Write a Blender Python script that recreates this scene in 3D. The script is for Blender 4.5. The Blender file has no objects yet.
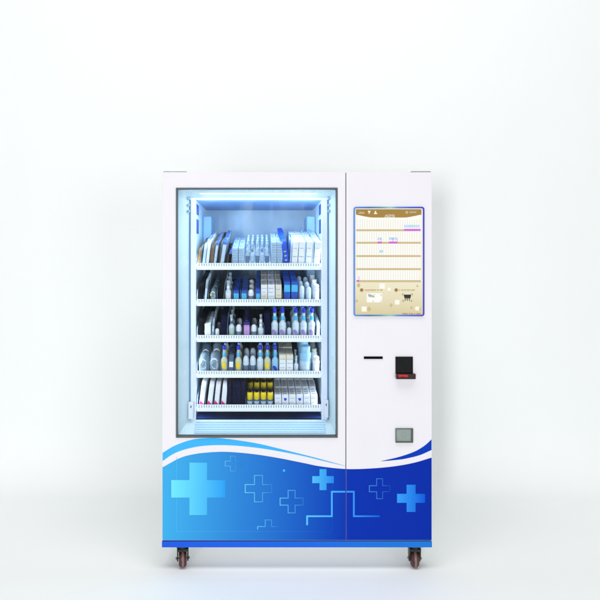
import bpy, bmesh, math, random
from mathutils import Matrix, Vector
random.seed(7)
sc = bpy.context.scene
C = sc.collection
S, D = 0.005, 2.9            # metres per photo pixel on the machine's front plane, camera distance to that plane
VX, VZ = (262-297.5)*S, (571-265)*S   # where the camera stands, left-right and in height
PI = math.pi

def k(Y): return (D+Y)/D
def PX(px, Y=0.0): return VX+(px-262)*S*k(Y)
def PZ(py, Y=0.0): return VZ-(py-265)*S*k(Y)

# ------------------------------------------------------------------ materials
def lin(c):
    r = []
    for v in c:
        v = v/255
        r.append(v/12.92 if v <= 0.04045 else ((v+0.055)/1.055)**2.4)
    return (r[0], r[1], r[2], 1)
MATS = {}
def mat(name, rgb, rough=0.45, metal=0.0, alpha=1.0, emit=0.0, vary=0.03, spec=0.4, vscale=14.0, bump=0.0, bscale=300.0, trans=0.0):
    if name in MATS: return MATS[name]
    m = bpy.data.materials.new(name); m.use_nodes = True
    nt = m.node_tree; b = nt.nodes['Principled BSDF']
    c = lin(rgb)
    b.inputs['Base Color'].default_value = c
    b.inputs['Roughness'].default_value = rough
    b.inputs['Metallic'].default_value = metal
    b.inputs['Alpha'].default_value = alpha
    b.inputs['Specular IOR Level'].default_value = spec
    if emit:
        b.inputs['Emission Color'].default_value = c
        b.inputs['Emission Strength'].default_value = emit
    tc = nt.nodes.new('ShaderNodeTexCoord')
    if vary:
        n = nt.nodes.new('ShaderNodeTexNoise'); n.inputs['Scale'].default_value = vscale; n.inputs['Detail'].default_value = 4
        nt.links.new(tc.outputs['Object'], n.inputs['Vector'])
        mr = nt.nodes.new('ShaderNodeMapRange')
        mr.inputs['From Min'].default_value = 0.3; mr.inputs['From Max'].default_value = 0.7
        mr.inputs['To Min'].default_value = 1-vary*1.5; mr.inputs['To Max'].default_value = 1+vary*0.5
        nt.links.new(n.outputs['Fac'], mr.inputs['Value'])
        mx = nt.nodes.new('ShaderNodeVectorMath'); mx.operation = 'SCALE'
        mx.inputs[0].default_value = c[:3]
        nt.links.new(mr.outputs['Result'], mx.inputs['Scale'])
        nt.links.new(mx.outputs['Vector'], b.inputs['Base Color'])
        mr2 = nt.nodes.new('ShaderNodeMapRange')
        mr2.inputs['To Min'].default_value = max(0.02, rough-0.08); mr2.inputs['To Max'].default_value = min(1, rough+0.08)
        nt.links.new(n.outputs['Fac'], mr2.inputs['Value'])
        nt.links.new(mr2.outputs['Result'], b.inputs['Roughness'])
    if bump:
        n2 = nt.nodes.new('ShaderNodeTexNoise'); n2.inputs['Scale'].default_value = bscale
        nt.links.new(tc.outputs['Object'], n2.inputs['Vector'])
        bp = nt.nodes.new('ShaderNodeBump'); bp.inputs['Strength'].default_value = bump; bp.inputs['Distance'].default_value = 0.002
        nt.links.new(n2.outputs['Fac'], bp.inputs['Height'])
        nt.links.new(bp.outputs['Normal'], b.inputs['Normal'])
    MATS[name] = m
    return m

def ramp_mat(name, stops, axis='X', rough=0.35, gain=1.0, emit=0.0, spec=0.08):
    """colour printed as a smooth run along one axis; stops = [(metres, rgb)]"""
    if name in MATS: return MATS[name]
    m = bpy.data.materials.new(name); m.use_nodes = True
    nt = m.node_tree; b = nt.nodes['Principled BSDF']
    tc = nt.nodes.new('ShaderNodeTexCoord'); sp = nt.nodes.new('ShaderNodeSeparateXYZ')
    nt.links.new(tc.outputs['Object'], sp.inputs[0])
    mr = nt.nodes.new('ShaderNodeMapRange')
    a, z = stops[0][0], stops[-1][0]
    mr.inputs['From Min'].default_value = a; mr.inputs['From Max'].default_value = z
    nt.links.new(sp.outputs[axis], mr.inputs['Value'])
    cr = nt.nodes.new('ShaderNodeValToRGB')
    nt.links.new(mr.outputs['Result'], cr.inputs['Fac'])
    e = cr.color_ramp.elements
    while len(e) < len(stops): e.new(0.5)
    for i, (p, c) in enumerate(stops):
        e[i].position = (p-a)/(z-a)
    for i, (p, c) in enumerate(stops):
        cl = lin(c); e[i].color = (cl[0]*gain, cl[1]*gain, cl[2]*gain, 1)
    nt.links.new(cr.outputs['Color'], b.inputs['Base Color'])
    if emit:
        nt.links.new(cr.outputs['Color'], b.inputs['Emission Color']); b.inputs['Emission Strength'].default_value = emit
    b.inputs['Roughness'].default_value = rough
    b.inputs['Specular IOR Level'].default_value = spec
    MATS[name] = m
    return m

def glass_mat(name, tint, refl):
    """clear pane with a little mirror and painted-in streaks of reflection and haze, stronger towards its top"""
    m = bpy.data.materials.new(name); m.use_nodes = True
    nt = m.node_tree; nt.nodes.clear()
    o = nt.nodes.new('ShaderNodeOutputMaterial'); t = nt.nodes.new('ShaderNodeBsdfTransparent'); g = nt.nodes.new('ShaderNodeBsdfGlossy')
    t.inputs['Color'].default_value = (*tint, 1); g.inputs['Roughness'].default_value = 0.03
    mx = nt.nodes.new('ShaderNodeMixShader'); mx.inputs['Fac'].default_value = refl
    nt.links.new(t.outputs[0], mx.inputs[1]); nt.links.new(g.outputs[0], mx.inputs[2])
    tc = nt.nodes.new('ShaderNodeTexCoord'); mp = nt.nodes.new('ShaderNodeMapping'); mp.inputs['Scale'].default_value = (9, 1, 1.1)
    nz = nt.nodes.new('ShaderNodeTexNoise'); nz.inputs['Scale'].default_value = 1.6; nz.inputs['Detail'].default_value = 5
    nt.links.new(tc.outputs['Object'], mp.inputs['Vector']); nt.links.new(mp.outputs['Vector'], nz.inputs['Vector'])
    mr = nt.nodes.new('ShaderNodeMapRange'); mr.inputs['From Min'].default_value = .42; mr.inputs['From Max'].default_value = .72
    mr.inputs['To Min'].default_value = 0.0; mr.inputs['To Max'].default_value = .11
    nt.links.new(nz.outputs['Fac'], mr.inputs['Value'])
    sp = nt.nodes.new('ShaderNodeSeparateXYZ'); nt.links.new(tc.outputs['Object'], sp.inputs[0])
    hz = nt.nodes.new('ShaderNodeMapRange'); hz.inputs['From Min'].default_value = 1.45; hz.inputs['From Max'].default_value = 1.9
    hz.inputs['To Min'].default_value = .04; hz.inputs['To Max'].default_value = 1
    nt.links.new(sp.outputs['Z'], hz.inputs['Value'])
    ml = nt.nodes.new('ShaderNodeMath'); ml.operation = 'MULTIPLY'
    nt.links.new(mr.outputs['Result'], ml.inputs[0]); nt.links.new(hz.outputs['Result'], ml.inputs[1])
    df = nt.nodes.new('ShaderNodeBsdfDiffuse'); df.inputs['Color'].default_value = (.75, .88, .95, 1)  # pale veil painted in as reflected streaks and haze on the pane
    m2 = nt.nodes.new('ShaderNodeMixShader'); nt.links.new(ml.outputs[0], m2.inputs['Fac'])
    nt.links.new(mx.outputs[0], m2.inputs[1]); nt.links.new(df.outputs[0], m2.inputs[2]); nt.links.new(m2.outputs[0], o.inputs['Surface'])
    return m

WHITE = mat('white_powder_coat', (233, 230, 236), 0.5, vary=0.008, vscale=5, bump=0.04, bscale=900, spec=0.25)
SIDE = mat('cabinet_paint', (226, 228, 230), 0.5, vary=0.02)
DARK = mat('dark_gap', (10, 12, 16), 0.8, spec=.05)
GASKET = mat('grey_gasket', (84, 90, 92), 0.5, vary=0.1, vscale=40)
BASELINE = mat('grey_edge_line', (120, 126, 128), 0.5)
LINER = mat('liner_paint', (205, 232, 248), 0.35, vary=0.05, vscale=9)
LINERBACK = mat('liner_back_light_tint', (160, 190, 214), 0.4, vary=0.18, vscale=5)  # bluish cabinet light put into the back wall colour
LINERTOP = mat('liner_ceiling_light_tint', (136, 176, 228), 0.4, vary=0.10, vscale=6)  # stronger blue of the cabinet light put into the ceiling colour
FRAME = mat('cyan_white_frame', (218, 237, 243), 0.28, vary=0.05, vscale=3)
POST = mat('pale_post', (234, 238, 250), 0.3, vary=0.04, vscale=11)
GROOVE = mat('blue_groove', (92, 138, 190), 0.5, vary=0.1)
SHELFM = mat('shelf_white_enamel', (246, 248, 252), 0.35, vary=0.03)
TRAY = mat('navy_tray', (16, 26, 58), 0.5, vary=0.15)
TICK = mat('rail_tick', (104, 126, 156), 0.5, vary=.5, vscale=60)
NAVYGAP = mat('deep_blue_kick', (40, 70, 150), 0.5, vary=0.1)
DIV = mat('clear_divider', (186, 214, 236), 0.15, alpha=0.42, vary=0.05)
SLOT = mat('side_slot', (34, 66, 140), 0.6)
BLACK = mat('black_plastic', (13, 14, 16), 0.4, vary=0.1, vscale=60, spec=.15)
METAL = mat('dull_metal', (150, 158, 155), 0.4, 0.6, vary=0.1, vscale=50)

# ------------------------------------------------------------------ mesh helpers
def box(bm, x0, x1, y0, y1, z0, z1, bev=0.0, seg=2, mi=0):
    g = bmesh.ops.create_cube(bm, size=1.0, matrix=Matrix.Translation(((x0+x1)/2, (y0+y1)/2, (z0+z1)/2)) @ Matrix.Diagonal((x1-x0, y1-y0, z1-z0, 1)))
    vs = g['verts']; fs = {f for v in vs for f in v.link_faces}
    for f in fs: f.material_index = mi
    if bev:
        es = list({e for v in vs for e in v.link_edges})
        r = bmesh.ops.bevel(bm, geom=es, offset=bev, segments=seg, profile=0.5, affect='EDGES')
        for f in r['faces']: f.material_index = mi; f.smooth = True
def prism(bm, pts, a, b, axis='Y', mi=0, smooth=False):
    """extrude a closed outline: axis 'Y' -> pts are (x,z); axis 'X' -> pts are (y,z)"""
    def P(p, t): return (p[0], t, p[1]) if axis == 'Y' else (t, p[0], p[1])
    A = [bm.verts.new(P(p, a)) for p in pts]; B = [bm.verts.new(P(p, b)) for p in pts]
    n = len(pts); fs = [bm.faces.new(A), bm.faces.new(B[::-1])]
    for i in range(n):
        f = bm.faces.new((A[i], B[i], B[(i+1) % n], A[(i+1) % n])); f.smooth = smooth; fs.append(f)
    for f in fs: f.material_index = mi
    bmesh.ops.recalc_face_normals(bm, faces=fs)
def ring(bm, outer, inner, a, b, mi=0):
    """rectangular or same-count outline ring extruded along Y"""
    n = len(outer)
    O0 = [bm.verts.new((p[0], a, p[1])) for p in outer]; O1 = [bm.verts.new((p[0], b, p[1])) for p in outer]
    I0 = [bm.verts.new((p[0], a, p[1])) for p in inner]; I1 = [bm.verts.new((p[0], b, p[1])) for p in inner]
    fs = []
    for i in range(n):
        j = (i+1) % n
        for q in ((O0[i], O0[j], I0[j], I0[i]), (O1[i], I1[i], I1[j], O1[j]), (O0[i], O1[i], O1[j], O0[j]), (I0[i], I0[j], I1[j], I1[i])):
            f = bm.faces.new(q); f.material_index = mi; fs.append(f)
    bmesh.ops.recalc_face_normals(bm, faces=fs)
def lathe(bm, prof, n=20, cx=0, cy=0, mi=0, sy=1.0, cap=True):
    rings = []
    for r, z in prof:
        rings.append([bm.verts.new((cx+r*math.cos(2*PI*i/n), cy+sy*r*math.sin(2*PI*i/n), z)) for i in range(n)])
    fs = []
    for a, b in zip(rings, rings[1:]):
        for i in range(n):
            f = bm.faces.new((a[i], a[(i+1) % n], b[(i+1) % n], b[i])); f.smooth = True; fs.append(f)
    if cap:
        fs.append(bm.faces.new(rings[0][::-1])); fs.append(bm.faces.new(rings[-1]))
    for f in fs: f.material_index = mi
    bmesh.ops.recalc_face_normals(bm, faces=fs)
def cyl_x(bm, x0, x1, cy, cz, prof, n=28, mi=0):
    """solid of revolution about X: prof = [(t 0..1, radius)]"""
    rings = []
    for t, r in prof:
        x = x0+(x1-x0)*t
        rings.append([bm.verts.new((x, cy+r*math.cos(2*PI*i/n), cz+r*math.sin(2*PI*i/n))) for i in range(n)])
    fs = []
    for a, b in zip(rings, rings[1:]):
        for i in range(n):
            f = bm.faces.new((a[i], a[(i+1) % n], b[(i+1) % n], b[i])); f.smooth = True; fs.append(f)
    fs.append(bm.faces.new(rings[0])); fs.append(bm.faces.new(rings[-1][::-1]))
    for f in fs: f.material_index = mi
    bmesh.ops.recalc_face_normals(bm, faces=fs)
def rrect(x0, x1, z0, z1, r, n=6):
    pts = []
    for cx, cz, a0 in ((x1-r, z1-r, 0), (x0+r, z1-r, 90), (x0+r, z0+r, 180), (x1-r, z0+r, 270)):
        for i in range(n+1):
            a = math.radians(a0+90*i/n); pts.append((cx+r*math.cos(a), cz+r*math.sin(a)))
    return pts
def world_offset(o):
    v = Vector((0, 0, 0))
    while o:
        v += o.location
        if o.parent: v += o.matrix_parent_inverse.to_translation()
        o = o.parent
    return v
def obj(name, bm, m, parent=None, **props):
    me = bpy.data.meshes.new(name); bm.to_mesh(me); bm.free()
    o = bpy.data.objects.new(name, me); C.objects.link(o)
    for mm in (m if isinstance(m, (list, tuple)) else [m]): me.materials.append(mm)
    if parent is not None:
        o.parent = parent
        if not props.pop('local', False): o.matrix_parent_inverse = Matrix.Translation(-world_offset(parent))
    props.pop('local', None)
    for a, v in props.items(): o[a] = v
    return o
def NB(): return bmesh.new()

# ------------------------------------------------------------------ the backdrop: floor sweeping up into a wall
bm = NB()
yw, R = 1.27, 0.36
prof = [(-9.0, 0.0), (yw-R, 0.0)]
for i in range(1, 17):
    a = PI/2*i/16; prof.append((yw-R+R*math.sin(a), R-R*math.cos(a)))
prof.append((yw, 5.5))
L = [[bm.verts.new((x, y, z)) for y, z in prof] for x in (-7, 7)]
for i in range(len(prof)-1):
    f = bm.faces.new((L[0][i], L[1][i], L[1][i+1], L[0][i+1])); f.smooth = True
BACK = mat('studio_paper', (247, 250, 250), 0.8, vary=0.004, vscale=2, spec=0.1)
obj('backdrop', bm, BACK, kind='structure', label='seamless pale white studio backdrop sweeping from floor to wall')

# ------------------------------------------------------------------ the vending machine
VM = bpy.data.objects.new('vending_machine', None); C.objects.link(VM)
VM.location = (PX(297), 0.42, 0)
VM['label'] = 'white medicine vending machine with lit glass front, touch screen and blue lower panel'
VM['category'] = 'vending machine'
XL, XR, XS = PX(162.3), PX(431.8), PX(346)
ZT, ZB0, ZB1 = PZ(172.2), PZ(547.2), PZ(541.3)
YB = 0.86
# cabinet shell
bm = NB()
zf = PZ(541.0)
box(bm, XL+.002, XL+.03, .031, YB-.02, ZB0+.002, ZT-.003)             # left side
box(bm, XS+.003, XR-.002, .031, YB-.02, ZB0+.002, ZT-.003)            # control side
box(bm, XL+.03, XS+.003, .031, YB-.02, ZT-.035, ZT-.003)              # roof
box(bm, XL+.03, XS+.003, .031, YB-.02, ZB0+.002, ZB0+.035)            # bottom
box(bm, XL+.002, XR-.002, YB-.02, YB, ZB0+.002, ZT-.003)              # back
cab = obj('cabinet', bm, SIDE, VM)
# front door, ring around the window
gx0, gx1, gz0, gz1 = PX(176.0), PX(337.6), PZ(437.6), PZ(187.8)
bm = NB()
ring(bm, [(XL, PZ(540.2)), (XS-.0025, PZ(540.2)), (XS-.0025, ZT), (XL, ZT)], [(gx0, gz0), (gx1, gz0), (gx1, gz1), (gx0, gz1)], 0.0, 0.03)
door = obj('door', bm, WHITE, VM)
door.modifiers.new('bevel', 'BEVEL').width = 0.0009
bm = NB(); box(bm, XS+.0010, XR, 0.0, .03, PZ(540.2), ZT, .0010)
side = obj('control_door', bm, WHITE, VM)
bm = NB(); box(bm, XS-.00245, XS+.00095, .0012, .0305, PZ(469), ZT-.004)
obj('door_seam', bm, DARK, VM)
bm = NB(); box(bm, XS-.00245, XS+.00095, .0012, .0305, PZ(540), PZ(469.05))
obj('door_seam', bm, mat('blue_gap', (6, 36, 128), .8, spec=.05), VM)
bm = NB(); box(bm, XL+.001, XR-.001, .006, .0308, PZ(541.2), PZ(540.3)); obj('bottom_seam', bm, BASELINE, VM)
bm = NB(); box(bm, XL-.0015, XR+.0005, -.003, .0308, ZB0, PZ(541.3), .0012)
obj('base_strip', bm, ramp_mat('base_blue', [(XL, (36, 96, 234)), (0.0, (34, 110, 236)), (XR, (34, 128, 226))], gain=.88), VM)
for a, b in ((163, 186), (412, 431.5)):
    bm = NB(); box(bm, PX(a), PX(b), .012, .09, ZT-.0028, ZT+.007, .001); obj('top_bracket', bm, METAL, VM)
# window gasket and glass
bm = NB(); e = .0068
ring(bm, [(gx0, gz0), (gx1, gz0), (gx1, gz1), (gx0, gz1)], [(gx0+e, gz0+e), (gx1-e, gz0+e), (gx1-e, gz1-e), (gx0+e, gz1-e)], -.004, .0295)
obj('window_gasket', bm, GASKET, door)
bm = NB(); box(bm, gx0+e, gx1-e, .008, .012, gz0+e, gz1-e)
obj('window_glass', bm, glass_mat('window_glass', (.95, .98, 1.0), .007), door)

# ---- printed artwork on the lower front
def interp(pts, x):
    n = len(pts)
    for i in range(n-1):
        if pts[i][0] <= x <= pts[i+1][0]:
            x0, y0 = pts[i]; x1, y1 = pts[i+1]
            def slope(j):
                if j <= 0: return (pts[1][1]-pts[0][1])/(pts[1][0]-pts[0][0])
                if j >= n-1: return (pts[-1][1]-pts[-2][1])/(pts[-1][0]-pts[-2][0])
                return (pts[j+1][1]-pts[j-1][1])/(pts[j+1][0]-pts[j-1][0])
            h = x1-x0; t = (x-x0)/h; m0, m1 = slope(i)*h, slope(i+1)*h
            return (2*t**3-3*t*t+1)*y0+(t**3-2*t*t+t)*m0+(-2*t**3+3*t*t)*y1+(t**3-t*t)*m1
    return pts[0][1] if x < pts[0][0] else pts[-1][1]
def band(bm, top, bot, xa, xb, y, n=70):
    T, B = [], []
    for i in range(n+1):
        x = xa+(xb-xa)*i/n
        t = interp(top, x) if top else 0; b = interp(bot, x) if bot else 540.0
        if b-t < .02: b = t+.02
        T.append(bm.verts.new((PX(x), y, PZ(t)))); B.append(bm.verts.new((PX(x), y, PZ(b))))
    for i in range(n):
        f = bm.faces.new((B[i], B[i+1], T[i+1], T[i]))
WAVE = [(162.3, 467.5), (180, 458), (195, 454), (215, 452), (230, 452), (255, 454.3), (280, 458.3), (305, 463.3), (320, 466.3), (346, 469), (370, 468.5), (395, 466.2), (415, 462.5), (431.8, 457.5)]
SW_T = [(162.3, 453), (175, 445.5), (192.5, 439.6), (205, 438.2), (220, 438.2), (255, 443), (280, 448.8), (305, 455), (320, 458.9), (345, 465.8)]
SW_B = [(162.3, 461.2), (175, 453), (192.5, 447.5), (210, 445.3), (230, 445.3), (255, 447.5), (280, 451.4), (305, 456.4), (320, 460.1), (345, 466)]
RS_T = [(381, 461.1), (400, 456.6), (415, 451.3), (425, 445.3), (431.8, 439)]
RS_B = [(381, 461.3), (400, 459.5), (407.5, 458.2), (420, 455), (431.8, 449.8)]
BLUE = ramp_mat('printed_blue', [(PX(162), (66, 182, 242)), (PX(195), (60, 164, 234)), (PX(240), (46, 136, 220)), (PX(290), (30, 104, 206)), (PX(330), (12, 72, 190)), (PX(350), (4, 52, 180)), (PX(432), (0, 46, 172))], gain=.88, rough=.3)
SKYB = mat('printed_sky_blue', (64, 178, 240), .3, vary=.01, spec=.08)
DEEPB = mat('printed_deep_blue', (2, 58, 182), .3, vary=.01, spec=.08)
bm = NB(); band(bm, WAVE, None, 162.5, 345.42, -.0006); lowL = obj('blue_panel', bm, BLUE, door)
bm = NB(); band(bm, WAVE, None, 346.27, 431.6, -.0006); lowR = obj('blue_panel', bm, BLUE, side)
bm = NB(); band(bm, SW_T, SW_B, 162.6, 344.8, -.0006); obj('sky_blue_swoosh', bm, SKYB, door)
bm = NB(); band(bm, RS_T, RS_B, 381.2, 431.5, -.0006); obj('deep_blue_swoosh', bm, DEEPB, side)
def cross_pts(cx, cy, w, h, t):
    a, b, s = w/2, h/2, t/2
    return [(cx-s, cy-b), (cx+s, cy-b), (cx+s, cy-s), (cx+a, cy-s), (cx+a, cy+s), (cx+s, cy+s), (cx+s, cy+b), (cx-s, cy+b), (cx-s, cy+s), (cx-a, cy+s), (cx-a, cy-s), (cx-s, cy-s)]
def flat(bm, pts, y):
    vs = [bm.verts.new((PX(a), y, PZ(b))) for a, b in pts]
    f = bm.faces.new(vs); f.normal_update()
    if f.normal.y > 0: f.normal_flip()
def stroke(bm, pts, y, w, closed=False):
    """axis-aligned strokes with mitred corners, no overlapping faces"""
    n = len(pts); h = w/2; Lf, Rt = [], []
    def nrm(a, b):
        l = math.hypot(b[0]-a[0], b[1]-a[1]); return (-(b[1]-a[1])/l, (b[0]-a[0])/l)
    for i in range(n):
        if closed: n0, n1 = nrm(pts[i-1], pts[i]), nrm(pts[i], pts[(i+1) % n])
        else:
            n0 = nrm(pts[max(i-1, 0)], pts[max(i, 1)]); n1 = nrm(pts[min(i, n-2)], pts[min(i+1, n-1)])
        if n0 == n1: m = n0
        else: m = (n0[0]+n1[0], n0[1]+n1[1])
        Lf.append(bm.verts.new((PX(pts[i][0]+m[0]*h), y, PZ(pts[i][1]+m[1]*h))))
        Rt.append(bm.verts.new((PX(pts[i][0]-m[0]*h), y, PZ(pts[i][1]-m[1]*h))))
    for i in range(n if closed else n-1):
        j = (i+1) % n; bm.faces.new((Lf[i], Lf[j], Rt[j], Rt[i]))
YA = -.0014
def fcross(par, cx, cy, w, h, t, c0, c1):
    bm = NB(); flat(bm, cross_pts(cx, cy, w, h, t), YA)
    obj('cross_emblem', bm, ramp_mat('cross_%d' % cx, [(PX(cx-w/2), c0), (PX(cx+w/2), c1)], gain=.88, rough=.3), par)
fcross(door, 198.3, 488.7, 54, 52.5, 17.6, (118, 238, 255), (44, 164, 250))
fcross(door, 323, 479.5, 21.6, 21, 7, (84, 198, 255), (40, 140, 240))
fcross(side, 411, 498.2, 28, 27.2, 9, (56, 166, 255), (4, 92, 226))
def ocross(par, cx, cy, w, h, t, sw, c0, c1):
    bm = NB(); stroke(bm, cross_pts(cx, cy, w, h, t), YA, sw, True)
    obj('cross_outline', bm, ramp_mat('outline_%d' % cx, [(PX(cx-w/2), c0), (PX(cx+w/2), c1)], gain=.88, rough=.3), par)
ocross(door, 233, 463.5, 15.5, 15, 5, .75, (96, 194, 244), (46, 134, 220))
ocross(door, 258.5, 488.5, 26.5, 26.4, 8, .95, (112, 208, 252), (48, 136, 222))
ocross(door, 291.6, 501.5, 23, 22.5, 7, .9, (100, 198, 250), (44, 124, 214))
ocross(side, 379.6, 488.6, 20.6, 20, 6, .8, (70, 148, 232), (12, 76, 196))
bm = NB(); stroke(bm, [(257.6, 529.6), (257.6, 526.4), (265.2, 526.4), (265.2, 519.8), (271.6, 519.8), (271.6, 526.4), (279, 526.4)], YA, .9)
obj('cross_outline', bm, ramp_mat('outline_low', [(PX(257), (92, 188, 246)), (PX(279), (34, 116, 212))], rough=.3), door)
bm = NB(); flat(bm, [(284+1.3*math.cos(a*PI/8), 470.5+1.3*math.sin(a*PI/8)) for a in range(16)], YA); obj('dot_emblem', bm, SKYB, door)
PULSE = ramp_mat('pulse_line', [(PX(306), (92, 196, 255)), (PX(340), (64, 164, 250)), (PX(380), (14, 96, 218))], rough=.3)
bm = NB(); stroke(bm, [(307.1, 525), (307.1, 516.1), (331.8, 516.1), (331.8, 491.6), (345.3, 491.6)], YA, 1.7); obj('pulse_line', bm, PULSE, door)
bm = NB(); stroke(bm, [(346.5, 491.6), (353.8, 491.6), (353.8, 516.1), (379.7, 516.1)], YA, 1.7); obj('pulse_line', bm, PULSE, side)
bm = NB(); stroke(bm, [(176.6, 452.8+4), (176.6, 531.6), (332.6, 531.6)], -.001, .3)
obj('hatch_outline', bm, ramp_mat('hatch_line', [(PX(176), (96, 190, 240)), (PX(333), (20, 84, 196))], rough=.3), door)
bm = NB(); stroke(bm, [(332.6, 470), (332.6, 490.4)], -.001, .3); stroke(bm, [(332.6, 492.8), (332.6, 530.9)], -.001, .3)
obj('hatch_outline', bm, MATS['hatch_line'], door)

# ---- control door: screen
X0, X1, Z0, Z1 = PX(353.4), PX(424.2), PZ(316.2), PZ(206.8)
def bezel_mat():
    m = bpy.data.materials.new('bezel_blue'); m.use_nodes = True
    nt = m.node_tree; b = nt.nodes['Principled BSDF']
    tc = nt.nodes.new('ShaderNodeTexCoord'); sp = nt.nodes.new('ShaderNodeSeparateXYZ'); nt.links.new(tc.outputs['Object'], sp.inputs[0])
    def ramp(sock, a, z, stops):
        mr = nt.nodes.new('ShaderNodeMapRange'); mr.inputs['From Min'].default_value = a; mr.inputs['From Max'].default_value = z
        nt.links.new(sock, mr.inputs['Value']); cr = nt.nodes.new('ShaderNodeValToRGB'); nt.links.new(mr.outputs['Result'], cr.inputs['Fac'])
        e = cr.color_ramp.elements
        while len(e) < len(stops): e.new(.5)
        for i, (p, c) in enumerate(stops): e[i].position = p
        for i, (p, c) in enumerate(stops): e[i].color = lin(c)
        return cr.outputs['Color']
    c1 = ramp(sp.outputs['X'], X0, X1, [(0, (96, 146, 222)), (.06, (82, 132, 216)), (.22, (56, 112, 170)), (.38, (84, 146, 166)), (.52, (150, 194, 198)), (.62, (82, 132, 200)), (.8, (56, 82, 204)), (1, (30, 36, 178))])
    nt.links.new(c1, b.inputs['Base Color']); b.inputs['Roughness'].default_value = .25
    return m
bm = NB(); ring(bm, rrect(X0, X1, Z0, Z1, .013), rrect(X0+.0078, X1-.0078, Z0+.0078, Z1-.0078, .006), -.006, -.0003)
bz = obj('display', bm, bezel_mat(), side)
bz.modifiers.new('bevel', 'BEVEL').width = .0012
EM = .45
def smat(n, c): return mat('screen_'+n, c, .3, emit=EM, vary=0, spec=.2)
def dim(m, g):      # lit display colours: part reflected, part emitted
    return m
bm = NB(); box(bm, X0+.0078, X1-.0078, -.003, -.0004, Z0+.0078, Z1-.0078)
SCR = ramp_mat('screen_ground', [(PZ(316), (222, 208, 164)), (PZ(300), (236, 226, 190)), (PZ(281), (247, 240, 212)), (PZ(207), (251, 249, 238))], axis='Z', gain=.58, emit=.52, rough=.3, spec=.2)
scr = obj('screen', bm, SCR, bz)
sx0, sx1 = 355.8, 421.8
def rect(bm, a, b, c, d, y=-.0036): flat(bm, [(a, c), (b, c), (b, d), (a, d)], y)
def sobj(name, bm, m): return obj(name, bm, m, bz)
def em(n, c):
    key = 'screen_'+n
    if key in MATS: return MATS[key]
    m = mat(key, c, .3, vary=0, spec=.2)
    b = m.node_tree.nodes['Principled BSDF']; l = lin(c)
    b.inputs['Base Color'].default_value = (l[0]*.6, l[1]*.6, l[2]*.6, 1); b.inputs['Emission Color'].default_value = l; b.inputs['Emission Strength'].default_value = .34
    return m
GOLD, CREAMW = em('gold', (168, 134, 66)), em('white', (252, 251, 244))
bm = NB(); flat(bm, [(sx0, 209.4), (421.2, 209.4), (421.2, 214.6)]+[(421.2-(421.2-sx0)*i/20, 214.6+3.0*min(1, 1.5*math.sin(PI*i/20))) for i in range(1, 20)]+[(sx0, 214.6)], -.0042)
sobj('screen_header', bm, GOLD)
bm = NB()
for i, (a, b) in enumerate(((215, 229.4), (231.2, 241.9), (243.7, 255.2), (257, 268.2), (270, 280.3))): rect(bm, 356.4, 420.4, a, b)
sobj('screen_rows', bm, CREAMW)
bm = NB()
for y in (230.3, 242.8, 256.1, 269.1, 281.1): rect(bm, 356.2, 420.6, y-.95, y+.95, -.0042)
sobj('screen_shelf_bars', bm, em('beige', (206, 186, 138)))
bm = NB(); rnd = random.Random(3)
for (a, b) in ((219.5, 229), (232, 241.5), (244.5, 254.8), (258, 267.8), (271, 280)):
    for i in range(27):
        x = 357.6+i*2.36; rect(bm, x-.2, x+.2, a, b, -.0039)
sobj('screen_grid', bm, em('gridline', (224, 220, 210)))
bm = NB()
for (a, b, y) in ((403.8, 420.2, 229.9), (377.4, 381.6, 242.5), (388.8, 397.2, 242.5), (356.8, 359, 280.8)): rect(bm, a, b, y-.9, y+.9, -.0046)
for x in (381.2, 392.6, 397): rect(bm, x-.2, x+.2, 238, 241.4, -.0046)
rect(bm, 358.6, 359, 276, 279.6, -.0046)
sobj('screen_highlights', bm, em('magenta', (214, 92, 236)))
bm = NB()
for (a, b, y) in ((404, 420, 226.2), (377.6, 381, 238.8), (389, 396.4, 238.6), (379.4, 382.6, 251.4)):
    x = a
    while x < b-.8: rect(bm, x, x+1.3, y-1.2, y+1.2, -.0046); x += 2.0
sobj('screen_chips', bm, em('cyan', (160, 214, 246)))
bm = NB()
for (x, y, s) in ((382, 286, 2.7), (364, 309, 2.5), (397, 302.2, 2.3), (417, 308.4, 1.9), (389, 289.2, 1.5)):
    rect(bm, x-s, x+s, y-s, y+s)
sobj('screen_squares', bm, em('paper', (252, 249, 236)))
bm = NB()
for (x, y, s) in ((358.5, 285.2, 1), (417.2, 286, .55), (369, 309, 1.1), (391, 305.2, .85), (411.2, 307.6, .65), (356.6, 301, .7), (420, 309, .5)):
    flat(bm, [(x, y-2.6*s), (x+2*s, y), (x, y+2.6*s), (x-2*s, y)], -.0036)
sobj('screen_diamonds', bm, em('leaf', (206, 188, 136)))
bm = NB()
for x in (361.5, 396): flat(bm, [(x+1.7*math.cos(a*PI/10), 290+1.7*math.sin(a*PI/10)) for a in range(20)], -.0042)
sobj('screen_bullets', bm, em('brown', (160, 124, 58)))
def textbm(bm, s, x, y, h, yy, align='LEFT', squeeze=1.0):
    cu = bpy.data.curves.new('t', 'FONT'); cu.body = s; cu.size = h*S*1.4; cu.align_x = align
    t = bpy.data.objects.new('t', cu); C.objects.link(t); bpy.context.view_layer.update()
    me = bpy.data.meshes.new_from_object(t)
    n0 = len(bm.verts); bm.from_mesh(me); bm.verts.ensure_lookup_table()
    for v in bm.verts[n0:]:
        vx, vy = v.co.x, v.co.y; v.co = (PX(x)+vx*squeeze, yy, PZ(y)+vy)
    bpy.data.objects.remove(t); bpy.data.curves.remove(cu); bpy.data.meshes.remove(me)
LET = em('lettering', (250, 246, 232))
bm = NB()
textbm(bm, 'ADMS', 389.6, 216.6, 2.1, -.0048, 'CENTER', 1.25)
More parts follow.
